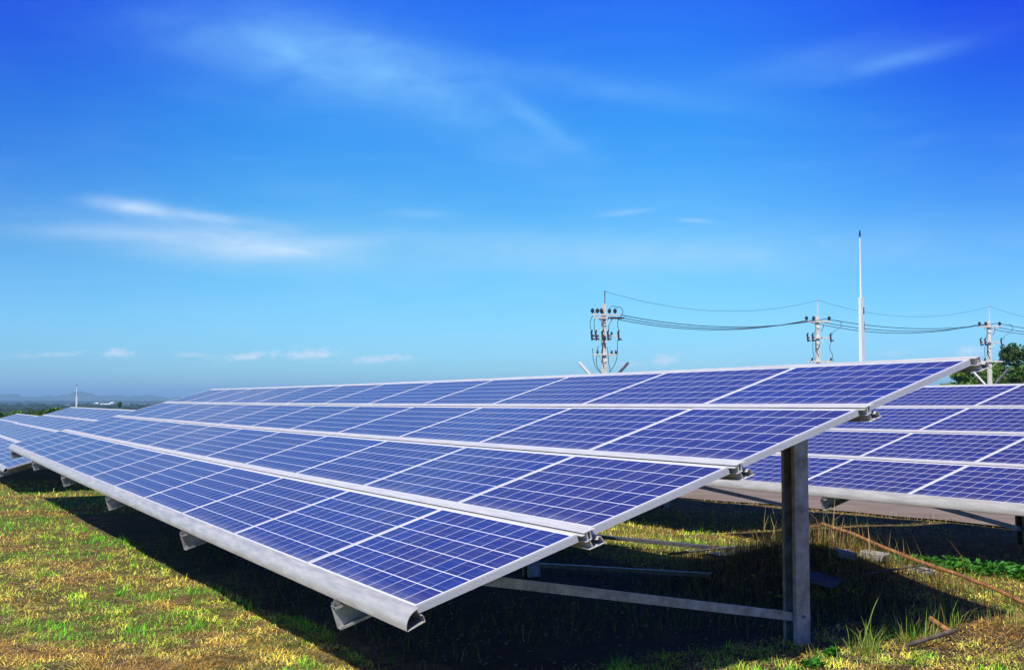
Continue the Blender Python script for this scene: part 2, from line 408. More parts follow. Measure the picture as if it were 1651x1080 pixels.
A = Table((0,0,0), 0., .0042076, -.0180354, (-.0176266, -.00043271))
make_table(A, 12, 1, RAFT, 'large nearest array of blue panels, its rounded metal lower edge reaching into the foreground', True)
B = Table((6.986402, 6.677545, -.0123565), .0128, -.0073123)
make_table(B, 8, -1, [-2.18-3.62*k for k in range(4)], 'array of blue panels on the right beyond the foreground steel post')
B2 = Table(tuple(B.O+B.U*.25+Vector((0,0,-.10))), .0128, -.012)
make_table(B2, 8, 1, [1.5+3.62*k for k in range(4)], 'array in line beyond the right-hand one, almost wholly hidden behind the foreground array', detail=False)
Cc = Table((.1336, 22.44565, -.5296800), 0., .00083)
make_table(Cc, 12, 1, RAFT, 'array at left directly beyond the far end of the foreground array', detail=False)
D = Table((.28, 44.9, -1.02), 0., .0)
make_table(D, 12, 1, RAFT, 'farthest array at the left edge, stepping down below the middle one', detail=False)

# ------------------------------------------------------------------ grass, weeds
def vnoise(x, y, seed, f):
    r = np.random.default_rng(seed); o = np.zeros_like(x)
    for k in range(14):
        a = r.uniform(0, 2*np.pi); w = f*r.uniform(.5, 1.8); o += np.sin((x*np.cos(a)+y*np.sin(a))*w+r.uniform(0, 6.28))
    return o/3.7
def blades(name, x, y, z, h, w, lean, col, bend=.5, az=None, parent=None):
    n = len(x); az = rng.uniform(0, 2*np.pi, n) if az is None else az; fa = az+np.pi/2+rng.normal(0, .5, n)
    dx, dy = np.cos(az), np.sin(az); sx, sy = np.cos(fa)*w/2, np.sin(fa)*w/2
    p0 = np.stack([x, y, z], 1); l1 = lean*(1-bend*.5)
    m = p0+np.stack([dx*np.sin(l1)*h*.55, dy*np.sin(l1)*h*.55, np.cos(l1)*h*.55], 1)
    l2 = np.minimum(lean*(1+bend), 2.2)
    t = m+np.stack([dx*np.sin(l2)*h*.45, dy*np.sin(l2)*h*.45, np.cos(l2)*h*.45], 1)
    s = np.stack([sx, sy, np.zeros(n)], 1)
    V = np.stack([p0-s, p0+s, m+s*.8, m-s*.8, t], 1).reshape(-1, 3); b = np.arange(n)*5
    F4 = np.stack([b, b+1, b+2, b+3], 1); F3 = np.stack([b+3, b+2, b+4], 1)
    return np_mesh(name, V, F4, F3, M['grass'], np.repeat(col, 5, 0), parent)
STRAW = np.array([[.60,.45,.17],[.50,.33,.11],[.38,.20,.07],[.70,.57,.28],[.55,.37,.15]])
GREEN = np.array([[.13,.29,.025],[.22,.36,.04],[.09,.21,.02],[.28,.38,.05],[.34,.38,.08]])
def gcol(g):
    n = len(g); isg = rng.random(n) < g
    c = np.where(isg[:, None], GREEN[rng.integers(0, 5, n)], STRAW[rng.integers(0, 5, n)])
    return c*rng.uniform(.7, 1.3, (n, 1)), isg
def scatter(n, rmin, rmax, a0, a1, k=1.):
    q = rng.random(n); r = np.where(rng.random(n) < .55, 1/(1/rmin-q*(1/rmin-1/rmax)), rmin*np.exp(q*np.log(rmax/rmin))); a = rng.uniform(R(a0), R(a1), n)
    return CAM.x+r*np.sin(a), CAM.y+r*np.cos(a), r
def under(x, y):        # bare strip in the tables' permanent shade
    return (x > .45+.15*vnoise(x, y, 3, 2.)) & (x < 4.7+.3*vnoise(x, y, 5, 1.5)) & (y > .75+.12*x) & (y < 15)
def keep_green(x, y):
    return np.clip(.42+.55*vnoise(x, y, 11, 1.1)+.28*vnoise(x, y, 12, 4.)+np.where(y > 9, .2, 0), .03, .97)
PAL = np.array([[.34,.17,.055],[.52,.31,.10],[.66,.48,.17],[.58,.50,.13],[.36,.40,.06],[.17,.40,.03],[.09,.33,.02]])
def patch_col(x, y, jit=.16):
    v = .45+.46*vnoise(x, y, 11, 1.1)+.30*vnoise(x, y, 12, 4.2)+.22*vnoise(x, y, 13, 13.)+np.where(y > 8, .12, 0)-np.where(x > 2.4, .16, 0)+.12*vnoise(x, y, 14, .5)+rng.normal(0, jit, len(x))
    v = np.clip(v, 0, .999)*6; i = v.astype(int); f = (v-i)[:, None]; c = (PAL[i]*(1-f)+PAL[i+1]*f)*np.array([1.72,1.90,1.15])
    tone = np.clip(1+.30*vnoise(x, y, 15, 9.)+.2*vnoise(x, y, 16, 26.), .35, 1.7)
    return c*(tone*rng.uniform(.65, 1.35, len(x)))[:, None], v/6
x, y, r = scatter(760000, 2.6, 34, -24, 76, 1.15)
ok = ~under(x, y) & ~((x > 7.6) & (x < 12.0) & (rng.random(len(x)) < .7)) & (x < 13)
x, y, r = x[ok], y[ok], r[ok]; n = len(x)
c, gv = patch_col(x, y); sc = np.clip(.6+r*.075, .8, 2.6); clump = np.clip(1+.55*vnoise(x, y, 17, 15.), .35, 2.)
far_ = x > 11.5; c[far_] = STRAW[rng.integers(0, 5, far_.sum())]
h = rng.uniform(.018, .062, n)*np.clip(.7+r*.04, .8, 1.6)*clump
lean = np.where(gv > .62, rng.uniform(.3, 1.4, n), rng.uniform(.8, 1.6, n))
tag(blades('grass', x, y, gz(x, y)-.004, h, rng.uniform(.0022, .0048, n)*sc, lean, c), kind='stuff')
# flat dry thatch over bare patches
x, y, r = scatter(170000, 2.6, 30, -24, 76, 1.1); ok = ~under(x, y) & (x < 12); x, y, r = x[ok], y[ok], r[ok]; n = len(x)
tag(blades('dry_thatch', x, y, gz(x, y)+.006+.02*rng.random(n), rng.uniform(.05, .14, n), rng.uniform(.002, .004, n)*np.clip(.6+r*.07, .8, 2.4), rng.uniform(1.35, 1.6, n),
     STRAW[rng.integers(0, 5, n)]*rng.uniform(.5, 1.3, (n, 1)), .08), kind='stuff')
# sparse weeds in the shade below the tables
x = rng.uniform(.3, 5.2, 26000); y = rng.uniform(.2, 12, 26000); ok = under(x, y) & (rng.random(26000) < np.clip(.12+.5*vnoise(x, y, 21, 1.5)+.35*(x > 3.4), 0, 1)); x, y = x[ok], y[ok]; n = len(x)
tag(blades('shade_weeds', x, y, gz(x, y)-.004, rng.uniform(.03, .16, n), rng.uniform(.003, .006, n), rng.uniform(.1, .9, n), gcol(np.full(n, .7))[0]*.5), kind='stuff')  # blade colour dimmed so that the shade looks deeper

def tuft(name, cx, cy, rad, n, hmin, hmax, green, label, cat, group=None, lean=.5, wid=.0052, seed=None):
    root_z = G(cx, cy); a = rng.uniform(0, 2*np.pi, n); q = rad*np.sqrt(rng.random(n))
    x = q*np.cos(a)*1.; y = q*np.sin(a)
    zz = gz(cx+x, cy+y)-root_z
    c, _ = gcol(np.full(n, green))
    o = blades(name, x, y, zz-.01, rng.uniform(hmin, hmax, n), rng.uniform(.6, 1.2, n)*wid, np.abs(rng.normal(0, lean, n))+.05, c, .7, a+rng.normal(0, .7, n))
    o.location = (cx, cy, root_z)
    return tag(o, label, cat, group)
TG = 'weed tufts along the front of the shade'
tuft('weed_tuft', 3.36, .48, .10, 80, .10, .27, .95, 'upright green weed tuft right of the post foot with the longest leaning stalk', 'weeds', TG)
tuft('weed_tuft', 3.92, .58, .16, 110, .10, .26, .95, 'broad spreading bright green tuft in front of the mound shadow', 'weeds', TG, .8, .007)
tuft('weed_tuft', 4.40, .70, .14, 70, .10, .30, .8, 'thin green tuft beside the short rusty pipe', 'weeds', TG)
tuft('weed_tuft', 2.92, .36, .09, 34, .05, .15, .95, 'small green tuft just in front of the post foot', 'weeds', TG, .9, .008)
tuft('weed_tuft', 4.95, .72, .26, 220, .06, .18, .45, 'yellow green tuft at the right edge below the long rod', 'weeds', TG, .6)
x, y = rng.normal(5.05, .55, 9000), rng.normal(2.6, 1.0, 9000); ok = y > .9; x, y = x[ok], y[ok]; n = len(x)
tag(blades('mound_grass', x, y, gz(x, y)-.01, rng.uniform(.08, .34, n)*rng.uniform(.4, 1, n), rng.uniform(.002, .0045, n), rng.uniform(.05, .95, n), gcol(np.full(n, .35))[0]*np.array([.55, .48, .45]), .9), kind='stuff')  # blade colour lowered to stand in for the deep shadow on the mound
# seed-head stalks that rise above the mound
x, y = rng.normal(5.4, .35, 90), rng.normal(2.9, .7, 90)
tag(blades('mound_stalks', x, y, gz(x, y), rng.uniform(.25, .5, 90), np.full(90, .006), rng.uniform(.05, .5, 90), gcol(np.full(90, .2))[0], .9), kind='stuff')
x, y = rng.uniform(4.6, 6.6, 2600), rng.uniform(4.2, 9., 2600); n = len(x)
tag(blades('aisle_grass', x, y, gz(x, y)-.01, rng.uniform(.05, .17, n), rng.uniform(.005, .009, n), rng.uniform(.2, 1.2, n), gcol(np.full(n, .8))[0]*1.25, .8), kind='stuff')
tag(blades('tall_weed_stalk', np.array([3.34, 3.37]), np.array([.50, .52]), np.array([G(3.35, .5)]*2), np.array([.56, .40]), np.array([.008, .006]), np.array([.62, .75]), np.array([[.25,.30,.08]]*2), .2, np.array([.2, -.5])),
    'long single grass stalk leaning right from the foot of the post', 'weeds')

# broad-leaved plants along the edge of the far array's shade
def leaf_cloud(pts, size, col, flat=.5):
    n = len(pts); nz = rng.normal(0, 1, (n, 3)); nz[:, 2] = np.abs(nz[:, 2])+flat; nz /= np.linalg.norm(nz, axis=1)[:, None]
    a = np.cross(nz, rng.normal(0, 1, (n, 3))); a /= np.linalg.norm(a, axis=1)[:, None]; b = np.cross(nz, a)
    s = (size*rng.uniform(.6, 1.3, n))[:, None] if np.ndim(size) == 0 else size[:, None]
    V = np.stack([pts-a*s, pts+b*s*.45-nz*s*.12, pts+a*s, pts-b*s*.45-nz*s*.12], 1).reshape(-1, 3)
    return V, np.arange(n*4).reshape(n, 4), np.repeat(col, 4, 0)
def leafy(name, cx, cy, n, rx, ry, h, size, label, cat, group):
    z = G(cx, cy); p = np.stack([rng.uniform(-rx, rx, n), rng.uniform(-ry, ry, n), rng.uniform(.02, h, n)], 1)
    V, F, c = leaf_cloud(p, size, np.array([.05,.20,.02])*rng.uniform(.6, 1.5, (n, 1)), 1.)
    o = np_mesh(name, V, F, np.zeros((0,3), int), M['leaf'], c); o.location = (cx, cy, z); tag(o, label, cat, group)
LG = 'low leafy plants at the shade edge on the right'
for cx, cy, nn, lb in ((6.72, 3.2, 330, 'low bright green leafy plant nearest the rubble mound'), (6.93, 2.72, 330, 'middle low bright green leafy plant in the row at the shade edge'),
                       (7.08, 2.25, 330, 'low bright green leafy plant at the right edge of the photo')):
    leafy('leafy_plant', cx, cy, nn, .16, .30, .14, .035, lb, 'plant', LG)
leafy('leafy_plant', 3.05, .45, 110, .03, .03, .06, .03, 'tiny leafy sprout in front of the post foot', 'plant', 'leafy sprouts in the sunlit foreground')
leafy('leafy_plant', 2.72, .26, 120, .05, .05, .05, .03, 'small leafy sprout left of the post foot at the bottom edge', 'plant', 'leafy sprouts in the sunlit foreground')

# gravel and pebbles below the foreground array
def stones():
    n = 2600; x = rng.uniform(.4, 4.6, n); y = rng.uniform(.3, 9, n); ok = under(x, y); x, y = x[ok], y[ok]; n = len(x); s = rng.uniform(.004, .016, n)
    base = np.array([(1,0,0),(0,1,0),(-1,0,0),(0,-1,0),(0,0,.8),(0,0,-.6)], float); tri = np.array([(0,1,4),(1,2,4),(2,3,4),(3,0,4),(1,0,5),(2,1,5),(3,2,5),(0,3,5)])
    j = rng.uniform(.6, 1.3, (n, 6, 1))
    V = (base[None]*j)*s[:, None, None]+np.stack([x, y, gz(x, y)+s*.3], 1)[:, None]
    F = (tri[None]+np.arange(n)[:, None, None]*6).reshape(-1, 3)
    c = np.repeat(np.array([.20,.18,.16])*rng.uniform(.4, 1.6, (n, 1)), 6, 0)
    tag(np_mesh('gravel', V.reshape(-1, 3), np.zeros((0,4), int), F, M['grass'], c), kind='stuff')
stones()

# ------------------------------------------------------------------ rubble and scrap
def gp(x, y, dz=0.): return Vector((x, y, G(x, y)+dz))
rp = [(5.50,3.48,-.27),(5.61,3.38,-.255),(5.83,3.42,-.235),(5.60,2.80,-.25),(5.47,2.26,-.32),(5.60,1.96,-.42),(5.72,1.71,-.49),(5.72,1.38,-.55),(5.48,.9,-.58),(5.23,.37,-.60)]
m = MB(); m.tube(rp, [.015,.016,.018,.017,.017,.017,.017,.016,.016,.016], 8); o = m.build('rusty_rod', M['rust'], None, rp[4], smooth=50)
tag(o, 'long kinked rusty rod lying from the rubble mound down to the right edge', 'rod')
m = MB(); m.tube([(5.66,1.97,-.43),(5.09,1.84,-.42),(4.67,1.77,-.42)], [.012,.011,.009], 6); o = m.build('dead_branch', M['bark'], None, (5.6,2.55,-.46), smooth=50)
tag(o, 'thin dark branch crossing under the long rusty rod', 'branch')
SP = 'short rusty pipe pieces in the foreground grass'
m = MB(); m.tube([(4.10,.60,-.515),(4.15,.47,-.59)], .017, 8); o = m.build('rusty_pipe', M['rust'], None, (4.12,.53,-.55), smooth=50)
tag(o, 'short red brown pipe piece standing at a slant in the foreground grass', 'pipe', SP)
m = MB(); m.tube([(4.16,.43,-.575),(3.85,.37,-.585),(3.58,.33,-.60)], .016, 8); o = m.build('rusty_pipe', M['bark'], None, (3.9,.4,-.59), smooth=50)
tag(o, 'pale stick-like pipe piece lying flat below the slanted red one', 'pipe', SP)
def slab(cx, cy, z, w, d, h, rot, label, mat='slab'):
    m = MB(); q = []
    Mx = Matrix.Rotation(rot, 3, 'Z') @ Matrix.Rotation(.12, 3, 'X')
    for zz in (-.5, .5):
        for a, b in ((-.5,-.5),(.1,-.56),(.5,-.42),(.46,.3),(.2,.5),(-.44,.42)): q.append(Vector((cx,cy,z))+Mx @ Vector((a*w*random.uniform(.9,1.1), b*d*random.uniform(.9,1.1), zz*h)))
    m.add(q, [(5,4,3,2,1,0),(6,7,8,9,10,11)]+[(i,(i+1) % 6,6+(i+1) % 6,6+i) for i in range(6)])
    o = m.build('concrete_chunk', M[mat], None, (cx,cy,z)); tag(o, label, 'rubble', 'broken concrete chunks around the rubble mound')
slab(5.25, 2.20, G(5.25,2.20)+.03, .20, .22, .05, .4, 'pale broken concrete chunk on top of the mound under the rusty rod')
slab(5.02, 2.32, G(5.02,2.32)+.015, .30, .16, .05, 1.0, 'flat pale slab half buried in the weeds on the mound, left of the topmost chunk')
slab(5.62, 2.05, G(5.62,2.05)+.03, .20, .24, .07, .2, 'grey concrete chunk at the right foot of the mound')
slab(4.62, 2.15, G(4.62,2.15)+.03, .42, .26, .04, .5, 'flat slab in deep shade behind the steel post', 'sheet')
RG = 'spare metal rails dumped below the arrays'
for i, (p0, p1, w, lb) in enumerate((
    ((5.25,6.6,.10),(5.72,4.0,.07),.055,'long dark spare rail lying along the sunlit grass patch'),
    ((5.35,4.6,.04),(5.9,3.3,.13),.04,'thin spare rail leaning into the mound behind the post'),
    ((3.4,5.4,.04),(4.3,3.2,.04),.05,'spare rail in deep shade under the middle of the foreground array'),
    ((4.62,7.35,.16),(5.05,6.6,.16),.06,'short dark rail on two pegs at the far end of the sunlit patch'))):
    a, b = gp(*p0), gp(*p1); m = MB(); d = (b-a).normalized(); sd = d.cross(Vector((0,0,1))).normalized(); up = sd.cross(d)
    fn = lambda t, q, n, a=a, d=d, sd=sd, up=up: a+d*t+sd*q+up*n
    m.strip([(-w/2,-w/3),(-w/2,w/3),(w/2,w/3),(w/2,-w/3)], .004, fn, [0, (b-a).length])
    if i == 3:
        for f in (.2, .75): q = a.lerp(b, f); m.bar(q+Vector((0,0,-.18)), q, .02, .02, (0,1,0))
    o = m.build('metal_rail', M['debrisalu' if i != 3 else 'dark'], None, tuple((a+b)/2)); tag(o, lb, 'rail', RG)
m = MB(); a = gp(5.45, 4.35, .05)
for i in range(4):
    for j in range(3): pass
nx_, ny_ = 7, 5; vs = [a+Vector(((i-3)*.085, (j-2)*.09, .018*math.sin(i*1.9+j)+.012*random.random())) for j in range(ny_) for i in range(nx_)]
fs = [(j*nx_+i, j*nx_+i+1, (j+1)*nx_+i+1, (j+1)*nx_+i) for j in range(ny_-1) for i in range(nx_-1)]
m.add(vs, fs); n0 = len(vs); m.add([v-Vector((0,0,.004)) for v in vs], [f[::-1] for f in fs]); o = m.build('plastic_sheet', M['sheet'], None, tuple(a), smooth=60)
tag(o, 'crumpled pale blue sheet on the ground left of the steel post', 'sheet')
a = Vector((5.9, 5.0, G(5.9, 5.)+.1))
m = MB(); m.tube([gp(5.15,5.0,.05), gp(5.6,4.5,.13), gp(6.1,4.05,.19), gp(6.5,3.75,.22)], .012, 6); o = m.build('green_pipe', M['dark'], None, tuple(gp(5.6,4.5,.13)), smooth=60)
tag(o, 'thin dark hose rising over the scrap left of the steel post', 'hose')

# ------------------------------------------------------------------ poles, wires, masts
def pole_point(dep, px, py):
    F = Vector((math.sin(YAW)*math.cos(PITCH), math.cos(YAW)*math.cos(PITCH), math.sin(PITCH))); Rr = Vector((math.cos(YAW), -math.sin(YAW), 0)); Uu = Rr.cross(F)
    return CAM+(F+Rr*((px-825.5)/FPX)+Uu*((540-py)/FPX))*dep
P1 = Vector((40.63, 60.16, 0)); P2 = Vector((62.02, 62.11, 0)); P3 = Vector((82.36, 62.36, 0)); P4 = Vector((103.0, 62.8, 0))
PG = 'concrete power poles in a line behind the arrays'
rad_ = lambda ax, s: ax*s
def pole(base, top_z, body_z, arms, label, arm_dir, dead_end=False):
    gz_ = G(base.x, base.y); root = empty('power_pole', (base.x, base.y, gz_)); tag(root, label, 'power pole', PG)
    c = Vector((base.x, base.y, 0)); ad = Vector((math.cos(arm_dir), math.sin(arm_dir), 0)); nd = Vector((-ad.y, ad.x, 0))
    Mx = Matrix((ad, nd, Vector((0,0,1)))).transposed()
    m = MB(); w0, w1 = .34, .25
    q0 = [c+Vector((0,0,gz_-.5))+ad*a*w0/2+nd*b*w0/2 for a, b in ((-1,-1),(1,-1),(1,1),(-1,1))]; q1 = [c+Vector((0,0,body_z))+ad*a*w1/2+nd*b*w1/2 for a, b in ((-1,-1),(1,-1),(1,1),(-1,1))]
    m.hexa(q0, q1); m.build('pole', M['conc'], root)
    m = MB(); m.tube([c+ad*.09+Vector((0,0,body_z-.9)), c+ad*.09+Vector((0,0,top_z))], .04, 6); m.box(c+ad*.09+Vector((0,0,top_z)), .09, .09, .08)
    m.build('ground_wire_rod', M['greym'] if dead_end else M['conc'], root)
    for ai, (az_, half, items, off) in enumerate(arms):
        cc = c+nd*(-.2)+Vector((0,0,az_))+ad*off
        m = MB(); m.box(cc, half*2, .11, .11, Mx); m.bar(cc+ad*half*.6, c+Vector((0,0,az_-.55))+nd*-.16, .04, .04, (0,.1,1)); m.bar(cc-ad*half*.6, c+Vector((0,0,az_-.55))+nd*-.16, .04, .04, (0,.1,1))
        arm = m.build('crossarm', M['conc'], root)
        for pos, knd in items:
            p = cc+ad*pos; m = MB()
            if knd == 'pin':
                m.tube([p+Vector((0,0,.05)), p+Vector((0,0,.12)), p+Vector((0,0,.14)), p+Vector((0,0,.22)), p+Vector((0,0,.24)), p+Vector((0,0,.36)), p+Vector((0,0,.38)), p+Vector((0,0,.44))], [.03,.03,.10,.11,.13,.12,.07,.05], 8); nm, mt = 'insulator', M['dark']
            elif knd == 'cut':
                m.tube([p+nd*-.06+Vector((0,0,.28)), p+nd*-.22+Vector((0,0,-.30))], .07, 7); m.tube([p+nd*-.3+Vector((0,0,.36)), p+nd*-.06+Vector((0,0,.24))], .05, 6); m.tube([p+nd*-.22+Vector((0,0,-.30)), p+nd*-.34+ad*.1+Vector((0,0,-.20)), p+nd*-.34+ad*.16+Vector((0,0,-.30))], .045, 6); nm, mt = 'fuse_cutout', M['dark']
            elif knd == 'str':
                e = p+nd*-.0+ad*.75*(1 if pos > 0 else 1); pts = [p.lerp(p+ad*.7+nd*-.1, k/10) for k in range(11)]
                m.tube(pts, [.03,.085,.04,.085,.04,.085,.04,.085,.04,.06,.03], 7); nm, mt = 'strain_insulator', M['dark']
            else:
                m.tube([p+Vector((0,0,.05)), p+Vector((0,0,.16)), p+Vector((0,0,.3))], [.06,.09,.05], 7); nm, mt = 'arrester', M['dark']
            m.build(nm, mt, arm)
    # raised V arms low on the pole
    for sg, mt in ((-1, 'white'), (1, 'greym')):
        zb = 1.0+(.72 if dead_end else .9); m = MB(); vb = c+Vector((0,0,zb))
        m.bar(vb+ad*sg*.12, vb+ad*sg*1.75+Vector((0,0,1.75)), .17, .10, (0,1,0)); m.build('stay_arm', M[mt], root)
    return root, ad, nd
def zat(dep, py): return pole_point(dep, 825, py).z
# nearest pole: dead end, arms seen half end-on
a1 = -YAW+R(12)
p1, ad1, nd1 = pole(P1, zat(78, 470), zat(78, 490), [
    (zat(78, 508), 1.0, ((-.85,'pin'),(-.5,'pin'),(-.22,'pin'),(.35,'pin'),(.75,'pin')), 0.),
    (zat(78, 513), .9, ((.1,'str'),(.35,'str'),(.6,'str')), .1),
    (zat(78, 542), 1.0, ((-.95,'cut'),(-.65,'cut'),(-.2,'cut'),(.2,'cut'),(.95,'cut'),(.5,'arr')), 0.),
    (zat(78, 572), .82, ((-.5,'arr'),(.5,'arr'),(.8,'arr')), 0.)],
    'nearest concrete power pole, leftmost, crowded with insulators and looping cables', a1, True)
for Pn, dep, ty, aid, lb in ((P2, 90, 483, (518, 545, 583), 'middle concrete power pole with white crossarm left of the tall white lightning mast'), (P3, 100, 493, (526, 552, 583), 'rightmost concrete power pole in front of the trees'),
                            (P4, 110, 503, (534, 560, 585), 'concrete power pole just outside the right edge of the photo')):
    pole(Pn, zat(dep, ty), zat(dep, aid[0]-8), [
        (zat(dep, aid[0]+1), 1.0, ((-.92,'pin'),(-.35,'pin'),(.9,'pin')), 0.),
        (zat(dep, aid[1]), 1.0, ((-.9,'cut'),(-.5,'cut'),(.95,'cut')), 0.),
        (zat(dep, aid[2]), 1.0, ((-.6,'arr'),(.9,'arr')), .1)], lb, -YAW+R(4))
# drop wires on the poles (each loop a cable of its own pole)
def loops(root, c, ad, sets):
    for pts in sets:
        P = [c+ad*a+Vector((-.0,-.25,0))+Vector((0,0,z)) for a, z in pts]; Q = []
        for i in range(len(P)-1):
            p0, p1_, p2, p3 = P[max(i-1,0)], P[i], P[i+1], P[min(i+2, len(P)-1)]
            for k in range(6):
                t = k/6; Q.append(.5*((2*p1_)+(p2-p0)*t+(2*p0-5*p1_+4*p2-p3)*t*t+(3*p1_-p0-3*p2+p3)*t**3))
        Q.append(P[-1]); m = MB(); m.tube(Q, .021, 5); m.build('drop_cable', M['wire'], root)
def px_sets(dep, cx, L): return [[((x-cx)/FPX*dep, zat(dep, y)) for x, y in s] for s in L]
cdir = Vector((math.cos(-YAW), math.sin(-YAW), 0))
loops(p1, P1, cdir, px_sets(78, 973, [
    [(957,503),(950,514),(948,525),(951,537),(953,543)], [(960,505),(955,516),(955,530),(958,541)], [(972,515),(968,523),(970,536)], [(986,512),(979,523),(977,536)],
    [(990,496),(997,496),(1001,504),(996,512),(992,521),(994,535)], [(976,502),(984,494),(992,497)],
    [(952,562),(953,580),(958,594),(966,602)], [(961,558),(958,575),(959,590),(965,600)], [(968,552),(967,575),(969,592)], [(976,560),(977,580),(980,600)], [(992,549),(991,575),(986,590),(978,601)]]))
for root_, Pn, dep, cx, dx, dy in ((bpy.data.objects['power_pole.001'], P2, 90, 1317, 0, 0), (bpy.data.objects['power_pole.002'], P3, 100, 1594, 277, 6)):
    loops(root_, Pn, cdir, px_sets(dep, cx, [[(x+dx, y+dy) for x, y in s] for s in (
        [(1345,517),(1351,520),(1351,527),(1340,535),(1336,542)], [(1322,521),(1323,528),(1319,535)], [(1311,533),(1308,540),(1308,545)],
        [(1306,553),(1306,565),(1308,580)], [(1311,552),(1311,563),(1315,574)], [(1335,551),(1333,562),(1337,572),(1338,583)])]))
# span wires
CG = 'overhead cables between the power poles'
def span(a, b, sag, r_, name, label):
    m = MB(); m.tube([a.lerp(b, t)-Vector((0,0,4*sag*t*(1-t))) for t in np.linspace(0, 1, 25)], r_, 5); o = m.build(name, M['wire'], None, tuple(a)); tag(o, label, 'cable', CG)
e1 = [pole_point(76.5, 1001, 508), pole_point(77.5, 998, 511.5), pole_point(78.5, 996, 515)]
def heads(dep, cx, cy): return [pole_point(dep-.7, cx+14, cy-3), pole_point(dep, cx-7, cy-1), pole_point(dep+.7, cx-20, cy)]
h2, h3, h4 = heads(90, 1317, 517), heads(100, 1594, 524), heads(110, 1812, 531)
wn = ('front', 'middle', 'rear')
for i in range(3): span(e1[i], h2[i], .72, .026, 'power_cable', wn[i]+' black conductor sagging between the nearest and the middle power pole')
for i in range(3): span(h2[i], h3[i], .62+.12*i, .026, 'power_cable', wn[i]+' black conductor sagging between the middle and the rightmost power pole')
for i in range(3): span(h3[i], h4[i], .6+.1*i, .026, 'power_cable', wn[i]+' black conductor running off the right edge from the rightmost power pole')
t1, t2, t3, t4 = pole_point(78, 976, 470), pole_point(90, 1319, 484), pole_point(100, 1596, 494), pole_point(110, 1815, 504)
for a, b, lb in ((t1, t2, 'thin top ground wire between the nearest and the middle power pole'), (t2, t3, 'thin top ground wire between the middle and the rightmost power pole'), (t3, t4, 'thin top ground wire leaving the rightmost power pole')):
    span(a, b, 1.1, .011, 'ground_wire', lb)

def mast(base, body_top, tip_top, wb, label, tip=.4):
    gz_ = G(base.x, base.y); root = empty('lightning_mast', (base.x, base.y, gz_)); tag(root, label, 'mast', 'white lightning masts'); c = Vector((base.x, base.y, 0))
    m = MB(); q = lambda z, w: [c+Vector((a*w/2, b*w/2, z)) for a, b in ((-1,-1),(1,-1),(1,1),(-1,1))]
    m.hexa(q(gz_-.3, wb), q(body_top, wb*.72)); m.build('mast_base', M['white'], root)
    m = MB(); m.tube([c+Vector((0,0,body_top-.5)), c+Vector((0,0,tip_top-tip))], [wb*.25, wb*.13], 8); m.build('rod', M['white'], root)
    m = MB(); m.tube([c+Vector((0,0,tip_top-tip)), c+Vector((0,0,tip_top))], .03, 6); m.box(c+Vector((0,0,tip_top-tip*.6)), wb*.42, wb*.42, .06*tip/.4); m.box(c+Vector((0,0,tip_top-tip*.3)), wb*.25, wb*.25, .1*tip/.4); m.build('air_terminal', M['dark'], root)
    m = MB(); m.box(c+Vector((wb*.40, -wb*.25, body_top-.7)), .07, .07, .35); m.box(c+Vector((wb*.42, -wb*.25, body_top-1.5)), .06, .06, .45); m.build('clip', M['dark'], root)
mast(Vector((42.55, 38.54, 0)), zat(60, 480), zat(60, 371), .24, 'tall white lightning mast standing between two power poles')
mast(Vector((8.01, 69.33, 0)), zat(70, 640), zat(70, 620), .13, 'thin far white mast rising behind the arrays at the left', .08)

# ------------------------------------------------------------------ trees
def tree(name, base, h, wr, nl, size, cols, label, cat='tree', group=None, trunk=True, clusters=9, seed=0, squash=.8, low=.35):
    r = np.random.default_rng(seed); z0 = G(base[0], base[1]); root = empty(name, (base[0], base[1], z0)); tag(root, label, cat, group)
    cl = []
    for k in range(clusters):
        a = r.uniform(0, 2*np.pi); q = wr*.72*np.sqrt(r.random()); zz = h*(low+(1-low-.18)*r.random()*(1-.35*(q/wr)))
        cl.append((q*np.cos(a), q*np.sin(a), zz, wr*r.uniform(.28, .48)))
    cl.append((0, 0, h-.3*wr*squash, wr*.33))
    C_ = np.array(cl); ci = r.integers(0, len(cl), nl); d = r.normal(0, 1, (nl, 3)); d /= np.linalg.norm(d, axis=1)[:, None]
    rad = C_[ci, 3]*(1-.55*r.random(nl)**2.2); rad *= 1+.28*np.sin(5*d[:, 0]+3*d[:, 2]*2+ci)
    p = C_[ci, :3]+d*rad[:, None]*np.array([1, 1, squash])
    tone = r.uniform(.6, 1.35, len(cl))[ci]*r.uniform(.6, 1.4, nl)
    pick = r.random(nl); col = np.where((pick < .13)[:, None], cols[1], cols[0])*tone[:, None]
    V, F, c = leaf_cloud(p, size*r.uniform(.6, 1.3, nl), col, .2)
    o = np_mesh('crown', V, F, np.zeros((0,3), int), M['leaf'], c, root)
    if trunk:
        m = MB(); O = Vector((base[0], base[1], z0)); tp = O+Vector((.05*h*r.normal(), .05*h*r.normal(), h*.55)); w = .035*h+.03
        m.tube([O-Vector((0,0,.2)), O.lerp(tp, .5)+Vector((.1*r.normal(), .1*r.normal(), 0)), tp], [w, w*.75, w*.45], 8)
        for k in range(min(6, len(cl))): m.tube([O.lerp(tp, .35+.1*k), O+Vector(cl[k][:3])*.9], [w*.4, w*.12], 6)
        m.build('trunk', M['bark'], root, smooth=60)
    return root
DKG = (np.array([.08,.18,.028]), np.array([.20,.20,.05])); YLG = (np.array([.16,.28,.035]), np.array([.32,.25,.08]))
RT = 'leafy trees behind the right-hand power pole'
def tb(dep, px): p = pole_point(dep, px, 640); return (p.x, p.y)
tree('leafy_tree', tb(112, 1552), 7.0, 2.6, 9500, .24, YLG, 'yellow green bushy tree left of the rightmost power pole, lowest of the row', group=RT, seed=1, clusters=12)
